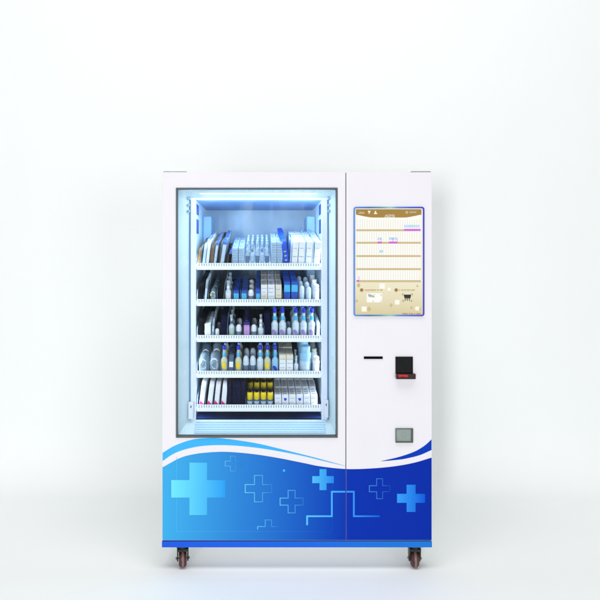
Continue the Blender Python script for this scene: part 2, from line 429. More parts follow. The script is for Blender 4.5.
textbm(bm, '12:07:54', 421-8.6, 213.0, 1.5, -.0048, 'CENTER', 1.0)
rect(bm, 384.2, 394.8, 217.0, 217.35, -.0048)
rect(bm, 358.2, 364.2, 213.1, 213.5, -.0048); rect(bm, 359.4, 362.2, 211.9, 212.2, -.0048); rect(bm, 362.6, 364, 212.4, 212.7, -.0048)
flat(bm, [(367.6, 210.9), (370.4, 210.9), (370, 212.3), (369.3, 212.8), (369.3, 213.6), (370, 214), (368, 214), (368.7, 213.6), (368.7, 212.8), (368, 212.3)], -.0048)
flat(bm, [(375.3, 210.9), (376, 211.3), (376, 212.1), (375.8, 212.6), (376.9, 213.2), (377.2, 214.1), (373.6, 214.1), (373.9, 213.2), (375, 212.6), (374.6, 212.1), (374.6, 211.3)], -.0048)
sobj('screen_header_marks', bm, LET)
bm = NB(); ring(bm, [(PX(406.6+1.15*math.cos(a*PI/8)), PZ(212.4+1.15*math.sin(a*PI/8))) for a in range(16)], [(PX(406.6+.8*math.cos(a*PI/8)), PZ(212.4+.8*math.sin(a*PI/8))) for a in range(16)], -.0050, -.0046)
sobj('screen_clock_icon', bm, LET)
def dashes(bm, x0, x1, y, h, seed):
    r = random.Random(seed); x = x0
    while x < x1:
        w = r.choice((.5, .7, .9))
        if r.random() < .84: rect(bm, x, min(x+w, x1), y-h*(.7+.3*r.random()), y+h*.9, -.0044)
        x += w+.22
bm = NB(); dashes(bm, 364.6, 382.4, 290, .62, 1); dashes(bm, 398.8, 414.6, 290, .62, 5)
sobj('screen_captions', bm, em('caption', (190, 166, 112)))
bm = NB(); dashes(bm, 402, 420.4, 313.6, .5, 8); sobj('screen_footer', bm, em('footer', (150, 124, 74)))
bm = NB(); rect(bm, 366.6, 382, 293.2, 302.4); sobj('screen_scan_card', bm, CREAMW)
bm = NB(); flat(bm, [(368, 293.9), (371.2, 294.5), (374.6, 296.6), (374.2, 297.6), (371.6, 296.9), (369.2, 297), (367.8, 295.6)], -.0042)
for (x, y, sx, sy) in ((373.6, 294.6, 1, 1), (381.2, 294.8, -1, 1), (372.6, 301.6, 1, -1), (381.2, 301.6, -1, -1)):
    stroke(bm, [(x, y+1.3*sy), (x, y), (x+1.3*sx, y)], -.0042, .45)
sobj('screen_hand_icon', bm, em('grey', (176, 180, 182)))
bm = NB(); flat(bm, [(403.4, 294.6), (411, 294.6), (410.2, 298.2), (404.4, 298.2)], -.0042)
for (x, y, sx, sy) in ((402.2, 294, 1, 1), (412.2, 294, -1, 1), (402.6, 301.2, 1, -1), (411.6, 301.2, -1, -1)):
    stroke(bm, [(x, y+1.3*sy), (x, y), (x+1.3*sx, y)], -.0046, .4)
for (a, b) in ((404.6, 405.4), (406.6, 407.4), (408.8, 409.6)): rect(bm, a, b, 299, 300.6, -.0042)
rect(bm, 404.4, 410.2, 298.5, 298.8, -.0042)
sobj('screen_payment_icon', bm, em('ink', (40, 46, 44)))
# card slot, scanner, coin return
bm = NB(); ring(bm, [(PX(363.8), PZ(358.9)), (PX(382.6), PZ(358.9)), (PX(382.6), PZ(356.4)), (PX(363.8), PZ(356.4))], [(PX(364.3), PZ(358.4)), (PX(382.1), PZ(358.4)), (PX(382.1), PZ(357.0)), (PX(364.3), PZ(357.0))], -.003, -.0002)
cs = obj('card_slot', bm, BLACK, side)
bm = NB(); box(bm, PX(364.3), PX(382.1), -.0009, -.0003, PZ(358.4), PZ(357.0)); obj('slot_mouth', bm, DARK, cs)
bm = NB()
ring(bm, [(PX(395.4), PZ(373.2)), (PX(412.6), PZ(373.2)), (PX(412.6), PZ(356.6)), (PX(395.4), PZ(356.6))], [(PX(396), PZ(372.6)), (PX(412), PZ(372.6)), (PX(412), PZ(357.2)), (PX(396), PZ(357.2))], -.006, -.0002)
box(bm, PX(395.4), PX(414.6), -.022, -.0002, PZ(378.4), PZ(373.25), .0015, mi=1)
sn = obj('code_scanner', bm, [BLACK, mat('scanner_base', (44, 14, 18), .3, vary=.1)], side)
bm = NB(); box(bm, PX(396), PX(412), -.0022, -.0003, PZ(372.6), PZ(357.2)); obj('scanner_window', bm, mat('scanner_glass', (10, 13, 14), .12, vary=.0, spec=.2), sn)
bm = NB(); flat(bm, [(397, 373.9), (405.8, 373.9), (407.4, 375.2), (406, 376.2), (401, 375.6), (398, 376.4)], -.0226)
obj('scanner_light', bm, mat('scan_red', (196, 14, 24), .3, emit=.12, vary=0), sn)
bm = NB(); ring(bm, [(PX(395.4), PZ(442.4)), (PX(412.8), PZ(442.4)), (PX(412.8), PZ(428.2)), (PX(395.4), PZ(428.2))], [(PX(396.0), PZ(441.4)), (PX(411.0), PZ(441.4)), (PX(411.0), PZ(428.9)), (PX(396.0), PZ(428.9))], -.007, -.0002)
cr_ = obj('coin_return', bm, mat('return_frame', (84, 92, 90), .4, .3, vary=.1), side)
bm = NB()
vs = [bm.verts.new(p) for p in ((PX(396), -.0012, PZ(441.4)), (PX(411), -.0012, PZ(441.4)), (PX(411), -.004, PZ(428.9)), (PX(396), -.004, PZ(428.9)))]
bm.faces.new(vs); obj('return_flap', bm, mat('return_flap', (150, 162, 157), .35, .35, vary=.12, vscale=25), cr_)

# ------------------------------------------------------------------ lit compartment
YG, YF, YK = .031, .12, .75
fx0, fx1, fz0, fz1 = gx0+e, gx1-e, gz0+e, gz1-e
ix0, ix1, iz0, iz1 = PX(189.2, YF), PX(328.8, YF), PZ(419.6, YF), PZ(198.6, YF)
bm = NB()
A = [bm.verts.new((x, YG, z)) for x, z in ((fx0, fz0), (fx1, fz0), (fx1, fz1), (fx0, fz1))]
B = [bm.verts.new((x, YF, z)) for x, z in ((ix0, iz0), (ix1, iz0), (ix1, iz1), (ix0, iz1))]
for i in range(4): bm.faces.new((A[i], B[i], B[(i+1) % 4], A[(i+1) % 4]))
obj('window_surround', bm, FRAME, VM)
# posts, header and sill of the compartment, one face back from the surround
px0, px1 = PX(196, YF), PX(321.4, YF)
iz0b, iz1b = PZ(418.0, YF), PZ(200.2, YF)
for a, b in ((ix0+.008, px0), (px1, ix1-.008)):
    bm = NB(); box(bm, a, b, YF-.004, YF+.02, iz0, iz1-.006, .002); obj('front_post', bm, POST, VM)
for a, b in ((ix0, ix0+.0075), (ix1-.0075, ix1)):
    bm = NB(); box(bm, a, b, YF+.002, YF+.012, iz0, iz1); obj('post_groove', bm, GROOVE, VM)
bm = NB(); box(bm, ix0, ix1, YF-.003, YF+.02, iz1-.0058, iz1+.004, .001); obj('header_rail', bm, mat('glowing_rail', (236, 250, 255), .25, emit=.25, vary=.02), VM)  # weak glow put into the rail material to make it a bright line
# liner
lx0, lx1, lz0, lz1 = px0-.007, px1+.007, PZ(419.5, YF), PZ(199, YF)
def quad(bm, pts, mi=0):
    f = bm.faces.new([bm.verts.new(p) for p in pts]); f.material_index = mi
bm = NB()
quad(bm, ((lx0, YF+.02, lz0), (lx0, YK, lz0), (lx0, YK, lz1), (lx0, YF+.02, lz1)))
quad(bm, ((lx1, YF+.02, lz0), (lx1, YF+.02, lz1), (lx1, YK, lz1), (lx1, YK, lz0)))
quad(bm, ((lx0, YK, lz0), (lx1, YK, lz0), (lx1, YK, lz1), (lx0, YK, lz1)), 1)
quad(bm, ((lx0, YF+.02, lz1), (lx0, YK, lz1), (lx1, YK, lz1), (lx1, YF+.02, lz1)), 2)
quad(bm, ((lx0, YF+.02, lz0), (lx1, YF+.02, lz0), (lx1, YK, lz0), (lx0, YK, lz0)), 3)
obj('liner', bm, [LINER, LINERBACK, LINERTOP, NAVYGAP], VM)
for xa, xb in ((lx0+.001, lx0+.052), (lx1-.052, lx1-.001)):
    bm = NB(); box(bm, xa, xb, .52, .749, lz0+.3, lz1-.055, .008); obj('corner_duct', bm, mat('duct_paint', (150, 196, 238), .4, vary=.06), VM)
for (ya, yb) in ((204, 214), (219, 233)):
    for s in (0, 1):
        bm = NB(); x = lx0 if s == 0 else lx1
        xa, xb = (x+.0005, x+.003) if s == 0 else (x-.003, x-.0005)
        box(bm, xa, xb, .20, .29, PZ(yb, .2), PZ(ya, .2)); obj('side_slot', bm, SLOT, VM)
# hinge blocks and pins in the corners of the surround
for (a, b, c, d) in ((188.4, 193.4, 402, 419), (324.2, 328.4, 400, 417.6)):
    bm = NB(); box(bm, PX(a, .1), PX(b, .1), .092, YF-.0045, PZ(d, .1), PZ(c, .1), .004); hb = obj('hinge_block', bm, POST, VM)
    bm = NB(); xm = PX((a+b)/2, .09); box(bm, xm-.002, xm+.002, .0905, .0919, PZ(c+6, .09), PZ(c+3.6, .09)); obj('hinge_screw', bm, DARK, hb)
for x in (188.9, 329.0):
    for y in (198.5, 205, 211):
        bm = NB(); xx = PX(x, .1); zz = PZ(y, .1); box(bm, xx-.006, xx+.006, .094, .112, zz-.006, zz+.006, .002); obj('hinge_pin', bm, mat('pin_blue', (150, 186, 214), .4), VM)
# perforated grille on the sloping sill
def grille_mat():
    m = bpy.data.materials.new('perforated_sheet'); m.use_nodes = True
    nt = m.node_tree; b = nt.nodes['Principled BSDF']; tc = nt.nodes.new('ShaderNodeTexCoord')
    sp = nt.nodes.new('ShaderNodeSeparateXYZ'); nt.links.new(tc.outputs['Object'], sp.inputs[0])
    def mth(op, a, b_=None):
        n = nt.nodes.new('ShaderNodeMath'); n.operation = op
        for i, v in enumerate((a, b_)):
            if v is None: continue
            if isinstance(v, (int, float)): n.inputs[i].default_value = v
            else: nt.links.new(v, n.inputs[i])
        return n.outputs[0]
    P, Q = .0078, .0080
    u = mth('DIVIDE', sp.outputs['X'], P); v = mth('DIVIDE', sp.outputs['Z'], Q)
    row = mth('FLOOR', v); u2 = mth('ADD', u, mth('MULTIPLY', mth('MODULO', row, 2.0), .5))
    du = mth('MULTIPLY', mth('SUBTRACT', mth('FRACT', u2), .5), P); dv = mth('MULTIPLY', mth('SUBTRACT', mth('FRACT', v), .5), Q)
    d = mth('SQRT', mth('ADD', mth('MULTIPLY', du, du), mth('MULTIPLY', dv, dv)))
    mk = mth('LESS_THAN', d, .0021)
    mx = nt.nodes.new('ShaderNodeMix'); mx.data_type = 'RGBA'; nt.links.new(mk, mx.inputs['Factor'])
    mx.inputs['A'].default_value = lin((196, 228, 250)); mx.inputs['B'].default_value = lin((112, 158, 216))
    nt.links.new(mx.outputs['Result'], b.inputs['Base Color']); b.inputs['Roughness'].default_value = .35
    return m
def slope(t, off):   # point on the sloping sill
    y = YG+(YF-YG)*t; z = fz0+(iz0-fz0)*t
    return y-off*.6, z+off*.8
ya, za = slope(.06, .004); yb, zb = slope(.80, .004)
bm = NB(); quad(bm, ((PX(194, ya), ya, za), (PX(326, ya), ya, za), (PX(324.5, yb), yb, zb), (PX(195.5, yb), yb, zb)))
obj('air_grille', bm, grille_mat(), VM)

# ------------------------------------------------------------------ shelves
TILT = math.radians(11)
YS = .15
BASE = [263.6, 299.8, 335.8, 371.6, 405.4]
ORD = ['top', 'second', 'middle', 'fourth', 'bottom']
SHZ = [PZ(b+1.2, YS) for b in BASE]
def on_shelf(i, px, back=0.0):
    return Vector((PX(px, YS), YS+.006+back*math.cos(TILT), SHZ[i]+.001+(.006+back)*math.sin(TILT)))
SHELVES = []
DEP = .56
for i, b in enumerate(BASE):
    r = bpy.data.objects.new('shelf', None); C.objects.link(r); r.location = (PX(258.7, YS), YS, SHZ[i])
    r.parent = VM; r.matrix_parent_inverse = Matrix.Translation(-VM.location)
    SHELVES.append(r)
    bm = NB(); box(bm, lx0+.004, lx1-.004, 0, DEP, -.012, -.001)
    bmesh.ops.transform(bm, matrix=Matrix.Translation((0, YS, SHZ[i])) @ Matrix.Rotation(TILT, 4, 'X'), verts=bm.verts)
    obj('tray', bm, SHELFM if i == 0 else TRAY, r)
    # front rail: a solid strip below, an open comb of ticks above
    bm = NB(); yl = .132
    xa, xb = PX(196.6, yl), PX(321.0, yl)
    z_top, z_mid, z_bot = PZ(b-.6, yl), PZ(b+2.6, yl), PZ(b+6.2, yl)
    box(bm, xa, xb, yl, yl+.012, z_bot, z_mid, .0015)
    box(bm, xa, xb, yl+.004, yl+.007, z_top-.003, z_top)
    n = 50
    for j in range(n):
        x = xa+(xb-xa)*(j+.5)/n
        box(bm, x-.0050, x+.0050, yl+.003, yl+.008, z_mid+.0005, z_top-.0034)
    rail = obj('price_rail', bm, SHELFM, r)
    bm = NB(); box(bm, xa+.001, xb-.001, yl+.0085, yl+.0115, z_mid+.0005, z_top-.0036); obj('rail_backing', bm, TICK, r)

def add_dividers(i, pxs):
    for x in pxs:
        bm = NB()
        prism(bm, [(.008, .0), (.008, .03), (.03, .052), (DEP-.01, .052), (DEP-.01, 0)], -.0009, .0009, 'X')
        bmesh.ops.transform(bm, matrix=Matrix.Translation((PX(x, YS), YS, SHZ[i])) @ Matrix.Rotation(TILT, 4, 'X'), verts=bm.verts)
        obj('divider', bm, DIV, SHELVES[i])

# ------------------------------------------------------------------ goods, every one its own object
U = S*k(YS)        # metres per photo pixel at the shelf fronts
def pl(name, rgb, rough=.35, **kw): return mat('goods_'+name, rgb, rough, **kw)
COL = dict(midblue=pl('mid_blue', (38, 84, 190), .35, vary=.15, vscale=50), softblue=pl('soft_blue', (76, 120, 214), .35, vary=.2, vscale=40),
    
    white=pl('white', (238, 240, 246), .5, vary=.05, vscale=60), cream=pl('cream', (232, 226, 206), .5, vary=.06, vscale=60),
    pale=pl('pale_blue', (192, 216, 236), .3, vary=.1, vscale=40), black=pl('black', (7, 9, 16), .55, vary=.2, vscale=50, spec=.06),
    navy=pl('navy', (9, 15, 52), .5, vary=.25, vscale=50, spec=.08), brown=pl('brown', (112, 84, 50), .5, vary=.2, vscale=60),
    darkbrown=pl('dark_brown', (26, 22, 24), .6, vary=.2, vscale=60, spec=.08), blue=pl('blue', (28, 86, 220), .35, vary=.1, vscale=50),
    cyan=pl('cyan', (78, 190, 240), .35, vary=.1, vscale=50), purple=pl('purple', (206, 156, 226), .4, vary=.1, vscale=50),
    lilac=pl('lilac', (160, 132, 206), .4), lemon=pl('lemon_fluid', (228, 232, 212), .1, alpha=.75, vary=.1, vscale=40), palegreen=pl('pale_green', (186, 212, 200), .4, vary=.1), haze=pl('haze_blue', (172, 202, 232), .35, vary=.12, vscale=40), magenta=pl('magenta', (222, 40, 150), .4), yellow=pl('yellow', (244, 214, 30), .4, vary=.05),
    olive=pl('olive', (120, 116, 60), .5), green=pl('green', (108, 160, 120), .5), gold=pl('gold', (196, 160, 70), .4),
    grey=pl('print_grey', (120, 136, 160), .5), sky=pl('sky', (150, 200, 236), .3, vary=.06, vscale=40),
    royal=pl('royal', (24, 50, 200), .35), clear=pl('clear_plastic', (206, 226, 240), .12, alpha=.5, vary=.1, vscale=40),
    frost=pl('frosted_plastic', (222, 238, 250), .25, alpha=.88, vary=.12, vscale=50), fluid=pl('fluid', (176, 206, 226), .1, alpha=.55, vary=.2, vscale=35),
    bluegrey=pl('blue_grey_glass', (96, 122, 156), .12, alpha=.8, vary=.15, vscale=60), indigo=pl('indigo', (44, 36, 120), .4, vary=.1))
def col(c): return COL[c] if isinstance(c, str) else c

def mk_slab(w, h, d, body, accent=None, where='bottom', sleeve=False, dots=None):
    """thin pack standing on edge, its upper front corner rounded"""
    r = min(.035, h*.4); P = [(0, 0)]
    for i in range(7):
        a = PI-(PI/2)*i/6; P.append((r+r*math.cos(a), h-r+r*math.sin(a)))
    P += [(d, h), (d, 0)]
    bm = NB(); prism(bm, P, -w/2, w/2, 'X'); bmesh.ops.bevel(bm, geom=[x for x in bm.edges if abs(x.verts[0].co.x-x.verts[1].co.x) < 1e-6 and len(x.link_faces) == 2], offset=min(.0018, w*.12), segments=2, affect='EDGES')
    o = obj('medicine_pack', bm, col(body))
    if accent:
        bm = NB(); z0, z1 = {'bottom': (.004, h*.28), 'foot': (.004, h*.2), 'top': (h*.62, h*.88), 'mid': (h*.30, h*.62), 'all': (.006, h*.6)}[where]
        if where == 'top':
            box(bm, -w*.52, w*.52, r*.2, d*.9, h-.012, h+.0006)
        elif where == 'foot': prism(bm, [(-w*.47, .005), (w*.1, .005), (w*.38, h*.06), (w*.2, h*.13), (-w*.05, h*.17), (-w*.4, h*.24), (-w*.47, h*.15)], -.0012, .002)
        else: box(bm, -w*.42, w*.42, -.0012, .002, z0, min(z1, h-r))
        obj('printed_band', bm, col('softblue' if accent == 'royal' else accent), o, local=True)
    if dots:
        bm = NB()
        for q in range(3): box(bm, -w*.2, w*.2, -.0014, .001, h*(.16+.17*q), h*(.16+.17*q)+.005)
        obj('printed_dots', bm, col(dots), o, local=True)
    if sleeve:
        bm = NB(); Q = [(-.004, 0)]+[(-.004+p[0]*1.0, p[1]*1.12) for p in P[1:-2]]+[(d+.004, h*1.12), (d+.004, 0)]
        prism(bm, Q, w/2+.0008, w/2+.0016, 'X'); obj('clear_sleeve', bm, COL['clear'], o, local=True)
    return o
def mk_box(w, h, d, body, band=None, bandpos=(.3, .5), lines=0, top=None, dot=None):
    bm = NB(); box(bm, -w/2, w/2, 0, d, 0, h, min(.0016, w*.08), 2)
    o = obj('medicine_box', bm, col(body))
    if band:
        bm = NB(); box(bm, -w*.485, w*.485, -.0008, .002, h*bandpos[0], h*bandpos[1]); obj('printed_band', bm, col(band), o, local=True)
    if lines:
        bm = NB(); r = random.Random(int(w*1e5)+lines)
        for q in range(lines):
            z = h*(.9-.75*(q+.5)/lines); x = -w*.36
            while x < w*.3:
                l = w*r.uniform(.06, .2)
                box(bm, x, min(x+l, w*.4), -.0013, .0005, z, z+h*.028); x += l+w*.07
        for q in range(3):
            x = -w*.3; y = d*(.2+.25*q)
            box(bm, x, x+w*r.uniform(.3, .6), y, y+.008, h-.001, h+.0006)
        obj('printed_lines', bm, COL['grey'], o, local=True)
    if top:
        bm = NB(); box(bm, -w*.5-.0006, w*.5+.0006, -.0012, d*.6, h*.72, h+.0012, .001); obj('lid', bm, col(top), o, local=True)
    if dot:
        bm = NB(); prism(bm, [(w*.22*math.cos(a*PI/8), h*.62+w*.22*math.sin(a*PI/8)) for a in range(16)], -.0015, .001); obj('printed_dot', bm, col(dot), o, local=True)
    return o
def mk_bottle(w, h, body, cap, neck, label=None, blob=None, name='medicine_bottle'):
    r = w/2*.96; z1 = h*.50; zn = h*.59; rn = r*.42
    P = [(r*.9, 0), (r, .004), (r, z1*.85)]
    for i in range(1, 9):
        t = i/8; s = t*t*(3-2*t); P.append((r+(rn-r)*s, z1*.85+(zn-z1*.85)*t))
    P += [(rn, h*.86)]
    bm = NB(); lathe(bm, P, 20, 0, r); o = obj(name, bm, col(body))
    bm = NB(); lathe(bm, [(rn*1.1, h*.575), (rn*1.3, h*.585), (rn*1.25, h*.715), (rn*1.05, h*.725)], 18, 0, r); obj('neck_ring', bm, col(neck), o, local=True)
    bm = NB(); lathe(bm, [(rn*1.02, h*.84), (rn*1.25, h*.85), (rn*1.25, h*.985), (rn*1.1, h)], 18, 0, r); obj('cap', bm, col(cap), o, local=True)
    if label or blob:
        bm = NB(); n = 13; a0, a1 = (-150, -30) if label else (-136, -62)
        za, zb = (h*.06, h*.40) if label else ((h*.12, h*.37) if blob == 'yellow' else (h*.06, h*.22))
        ro = r*1.012; A, B = [], []
        for i in range(n):
            t = i/(n-1); a = math.radians(a0+(a1-a0)*t)
            sh = 0 if label else .06*h*math.sin(PI*t)
            A.append(bm.verts.new((ro*math.cos(a), r+ro*math.sin(a), za-(0 if label else sh*.6)+(0 if label else .10*h*(1-t))))); B.append(bm.verts.new((ro*math.cos(a), r+ro*math.sin(a), zb+sh-(0 if label else .06*h*t))))
        for i in range(n-1): f = bm.faces.new((A[i], A[i+1], B[i+1], B[i])); f.smooth = True
        obj('label', bm, col(label or blob), o, local=True)
    return o
def mk_jar(w, h, body, band=None, lid=None, name='medicine_jar'):
    r = w/2*.96; P = [(r*.92, 0), (r, .003), (r, h*.68)]
    for i in range(1, 8):
        a = PI/2*i/7; P.append((max(r*.04, r*math.cos(a)**.75), h*.68+h*.32*math.sin(a)**1.1*(1 if not lid else .4)))
    bm = NB(); lathe(bm, P, 18, 0, r); o = obj(name, bm, col(body))
    if band:
        bm = NB(); lathe(bm, [(r*1.012, h*.06), (r*1.016, h*.09), (r*1.016, h*.40), (r*1.012, h*.43)], 18, 0, r, cap=False); obj('label', bm, col(band), o, local=True)
    if lid:
        bm = NB(); lathe(bm, [(r*.78, h*.72), (r*.82, h*.74), (r*.82, h*.97), (r*.72, h)], 18, 0, r); obj('lid', bm, col(lid), o, local=True)
    return o
def mk_vial(w, h, cap='yellow'):
    r = w/2*.95
    bm = NB(); lathe(bm, [(r*.9, 0), (r*.96, .003), (r*.96, h*.44), (r*.8, h*.5), (r*.6, h*.52)], 18, 0, r); o = obj('medicine_vial', bm, COL['bluegrey'])
    bm = NB(); lathe(bm, [(r*.86, h*.40), (r, h*.41), (r, h*.80), (r*.86, h*.86), (r*.4, h*.87)], 18, 0, r); obj('cap', bm, col(cap), o, local=True)
    bm = NB(); lathe(bm, [(r*.55, h*.872), (r*.6, h*.98), (r*.4, h)], 18, 0, r); obj('stopper', bm, COL['navy'], o, local=True)
    bm = NB(); lathe(bm, [(r*.985, h*.1), (r*.985, h*.3)], 18, 0, r, cap=False); obj('label', bm, COL['pale'], o, local=True)
    return o
def mk_bag(w, h, d, body, inner='frost', spot=None):
    """plump fluid bag, arched over the top, with white highlights painted across its front"""
    bm = NB(); n = 14; m = 8; rows = []
    for j in range(m+1):
        t = j/m; y = d*t; q = math.sin(PI*min(1, max(0, .08+.84*t)))**.35
        R = []
        for i in range(n+1):
            a = PI*i/n; x = math.cos(a); z = math.sin(a)
            R.append(bm.verts.new((w/2*q*math.copysign(abs(x)**.7, x), y, .0+h*q*(z**.55 if z > 0 else 0))))
        rows.append(R)
    for a, b in zip(rows, rows[1:]):
        for i in range(n): f = bm.faces.new((a[i], a[i+1], b[i+1], b[i])); f.smooth = True
        bm.faces.new((a[n], a[0], b[0], b[n]))
    rb = random.Random(int(w*1e5))
    for R_ in rows:
        for v in R_:
            if v.co.z > .01: v.co += Vector((rb.uniform(-1, 1)*w*.045, rb.uniform(-1, 1)*.004, rb.uniform(-1, .6)*h*.05))
    bm.faces.new(rows[0][::-1]); bm.faces.new(rows[-1]); bmesh.ops.recalc_face_normals(bm, faces=bm.faces)
    o = obj('fluid_bag', bm, col(body))
    bm = NB()
    for (a0, a1, rr, wd) in ((38, 150, .82, .20), (205, 300, .50, .10), (300, 400, .62, .09)):
        A, B = [], []
        for i in range(15):
            a = math.radians(a0+(a1-a0)*i/14); th = wd*(.35+.65*math.sin(PI*i/14))
            for Lst, q in ((A, rr-th/2), (B, rr+th/2)):
                Lst.append(bm.verts.new((w*.46*q*math.cos(a), -.0015, h*.46+h*.46*q*math.sin(a))))
        for i in range(14): bm.faces.new((A[i], A[i+1], B[i+1], B[i]))
    obj('fold_highlight', bm, COL['white'], o, local=True)  # white arcs painted on as highlights of the film
    if spot:
        bm = NB(); prism(bm, [(-w*.28+w*.13*math.cos(a*PI/6), h*.55+h*.11*math.sin(a*PI/6)) for a in range(12)], -.003, .001); obj('label', bm, col(spot), o, local=True)
    return o
CAT = {'medicine_pack': 'medicine pack', 'medicine_box': 'medicine box', 'medicine_bottle': 'medicine bottle', 'medicine_jar': 'medicine jar', 'medicine_vial': 'medicine vial', 'fluid_bag': 'fluid bag', 'ampoule': 'ampoule'}
BACKW = ['', 'one row back', 'two rows back', 'three rows back', 'four rows back']
def stock(i, x0, x1, ytop, maker, desc, depth, rows=3, gap=.012, group=None, lean=0.0):
    w = (x1-x0)*U; h = (BASE[i]-ytop)*U
    o = maker(w, h)
    kids = list(o.children)
    for q in range(rows):
        if q == 0: t = o
        else:
            t = o.copy(); C.objects.link(t)
            for c in kids:
                c2 = c.copy(); C.objects.link(c2); c2.parent = t
        p = on_shelf(i, (x0+x1)/2, q*(depth+gap))
        t.location = p+Vector((random.uniform(-.0012, .0012) if q else 0, 0, 0))
        thin = o.name.startswith('medicine_pack')
        t.rotation_euler = (TILT+(random.uniform(-.05, .02) if thin else 0), lean+(random.uniform(-.02, .035) if thin else random.uniform(-.004, .004)), random.uniform(-.03, .03) if q else random.uniform(-.015, .015))
        t['label'] = (desc+' on the '+ORD[i]+' shelf') if q == 0 else (desc+', '+BACKW[q]+', '+ORD[i]+' shelf')
        t['category'] = CAT[o.name.split('.')[0]]
        t['group'] = group or ('goods on the '+ORD[i]+' shelf')
    return o
def slab(i, x0, x1, yt, body, desc, d=.15, rows=3, lean=0.0, **kw): stock(i, x0, x1, yt, lambda w, h: mk_slab(w, h, d, body, **kw), desc, d, rows, lean=lean)
def bx_(i, x0, x1, yt, body, desc, d=.12, rows=3, lean=0.0, **kw): stock(i, x0, x1, yt, lambda w, h: mk_box(w, h, d, body, **kw), desc, d, rows, lean=lean)
def bot(i, x0, x1, yt, desc, body='clear', cap='royal', neck='cyan', rows=3, **kw): stock(i, x0, x1, yt, lambda w, h: mk_bottle(w, h, body, cap, neck, **kw), desc, (x1-x0)*U, rows, gap=.07)
def jar(i, x0, x1, yt, desc, body='white', rows=2, **kw): stock(i, x0, x1, yt, lambda w, h: mk_jar(w, h, body, **kw), desc, (x1-x0)*U, rows, gap=.09)

# top shelf
slab(0, 197.4, 200.0, 247, 'brown', 'narrow brown medicine pack in clear sleeve, leftmost', sleeve=True, lean=0.13)
slab(0, 202.0, 204.8, 243, 'pale', 'pale blue sleeved pack right of the leftmost brown pack', sleeve=True, lean=0.13)
slab(0, 205.6, 208.4, 242, 'white', 'slim white sleeved pack between pale blue and brown packs', sleeve=True, lean=0.13)
slab(0, 209.4, 212.4, 244, 'brown', 'brown pack between slim white and pale packs', sleeve=True, lean=0.13)
slab(0, 213.3, 215.8, 242, 'pale', 'pale sleeved pack left of the dark brown pack', sleeve=True, accent='royal', where='top', lean=0.13)
slab(0, 216.4, 219.0, 243, 'darkbrown', 'dark brown upright pack', sleeve=True, lean=0.13)
slab(0, 219.9, 223.4, 241, 'pale', 'blue-topped pale pack left of the short black pack', sleeve=True, accent='royal', where='top', lean=0.13)
slab(0, 224.0, 227.2, 255, 'black', 'short black pack', sleeve=True, lean=0.13)
slab(0, 227.8, 230.8, 251, 'black', 'taller black pack beside the short black pack', sleeve=True, accent='royal', where='top', lean=0.13)
bx_(0, 232.2, 238.0, 247, 'haze', 'pale cyan printed box nearest the black packs', lines=5)
bx_(0, 238.5, 244.0, 247, 'haze', 'pale cyan printed box nearest the clear ampoules', lines=5)
for q, x in enumerate((245.0, 249.9, 254.8, 259.7, 264.6)):
    stock(0, x, x+4.9, 242, lambda w, h: mk_bottle(w, h, 'clear', 'haze', 'grey' if q % 2 else 'clear', label=('bluegrey', 'haze')[q % 2], name='ampoule'), ['first', 'second', 'third', 'fourth', 'fifth'][q]+' clear ampoule from the left of five', .05, 4, gap=.05)
bx_(0, 271.2, 276.6, 241, 'haze', 'pale blue box with dotted print nearest the ampoules', lines=7)
bx_(0, 277.0, 282.6, 241, 'haze', 'pale blue box with dotted print nearest the blue pack', lines=7)
slab(0, 284.0, 289.2, 238, 'blue', 'tall bright blue pack with yellow dots', dots='yellow', lean=-0.17)
for q, x in enumerate((291.6, 298.0, 305.6, 313.8)):
    bx_(0, x, x+5.8, 241, 'white', ['first', 'second', 'third', 'last'][q]+' of four tall white boxes from the blue pack', top='white', lines=2, d=.10, rows=4, lean=.05)
slab(0, 303.9, 305.3, 238, 'haze', 'thin pale pack between the second and third tall white boxes', lean=.05)
slab(0, 311.8, 313.4, 238, 'haze', 'thin pale pack between the third and last tall white boxes', lean=.05)
slab(0, 289.7, 291.2, 240, 'haze', 'thin pale pack between the bright blue pack and white boxes', lean=.04)
# second shelf
slab(1, 197.8, 203.2, 283, 'black', 'black pack at the left wall', lean=0.07)
slab(1, 204.2, 206.6, 279, 'clear', 'clear thin sleeve beside the black pack', accent='pale', where='all', lean=0.07)
stock(1, 209.4, 216.6, 289, lambda w, h: mk_bag(w, h, .13, 'fluid', spot='yellow'), 'crumpled clear bag with a yellow spot', .13, 3)
slab(1, 217.9, 223.2, 281, 'black', 'black pack right of the crumpled bag', sleeve=True, lean=0.07)
bot(1, 224.9, 231.4, 280, 'clear bottle with white label', body='frost', cap='clear', neck='white', label='white')
bx_(1, 233.6, 238.8, 290, 'midblue', 'short cyan and blue box, left one', top=None, band='cyan', bandpos=(.05, .75), lines=0)
bx_(1, 241.4, 246.6, 290, 'midblue', 'short cyan and blue box left of the white domed jar', band='cyan', bandpos=(.05, .75))
jar(1, 248.0, 254.0, 289, 'white domed jar', band='grey', rows=3)
slab(1, 255.8, 260.2, 288, 'midblue', 'narrow blue pack with cyan front', accent='cyan', where='all')
bx_(1, 261.0, 267.4, 284, 'cream', 'cream box left of the plain white box', lines=3, band='white', bandpos=(.45, .98))
bx_(1, 268.0, 274.9, 284, 'white', 'plain white box between two cream boxes', lines=3)
bx_(1, 275.6, 281.6, 284, 'cream', 'cream box with an upright gold line', lines=2, band='gold', bandpos=(.08, .16))
bx_(1, 284.0, 290.2, 281, 'midblue', 'bright blue box with cyan window, left of the pair', band='cyan', bandpos=(.48, .86))
bx_(1, 291.2, 297.6, 281, 'midblue', 'bright blue box with cyan window, right of the pair', band='cyan', bandpos=(.48, .86))
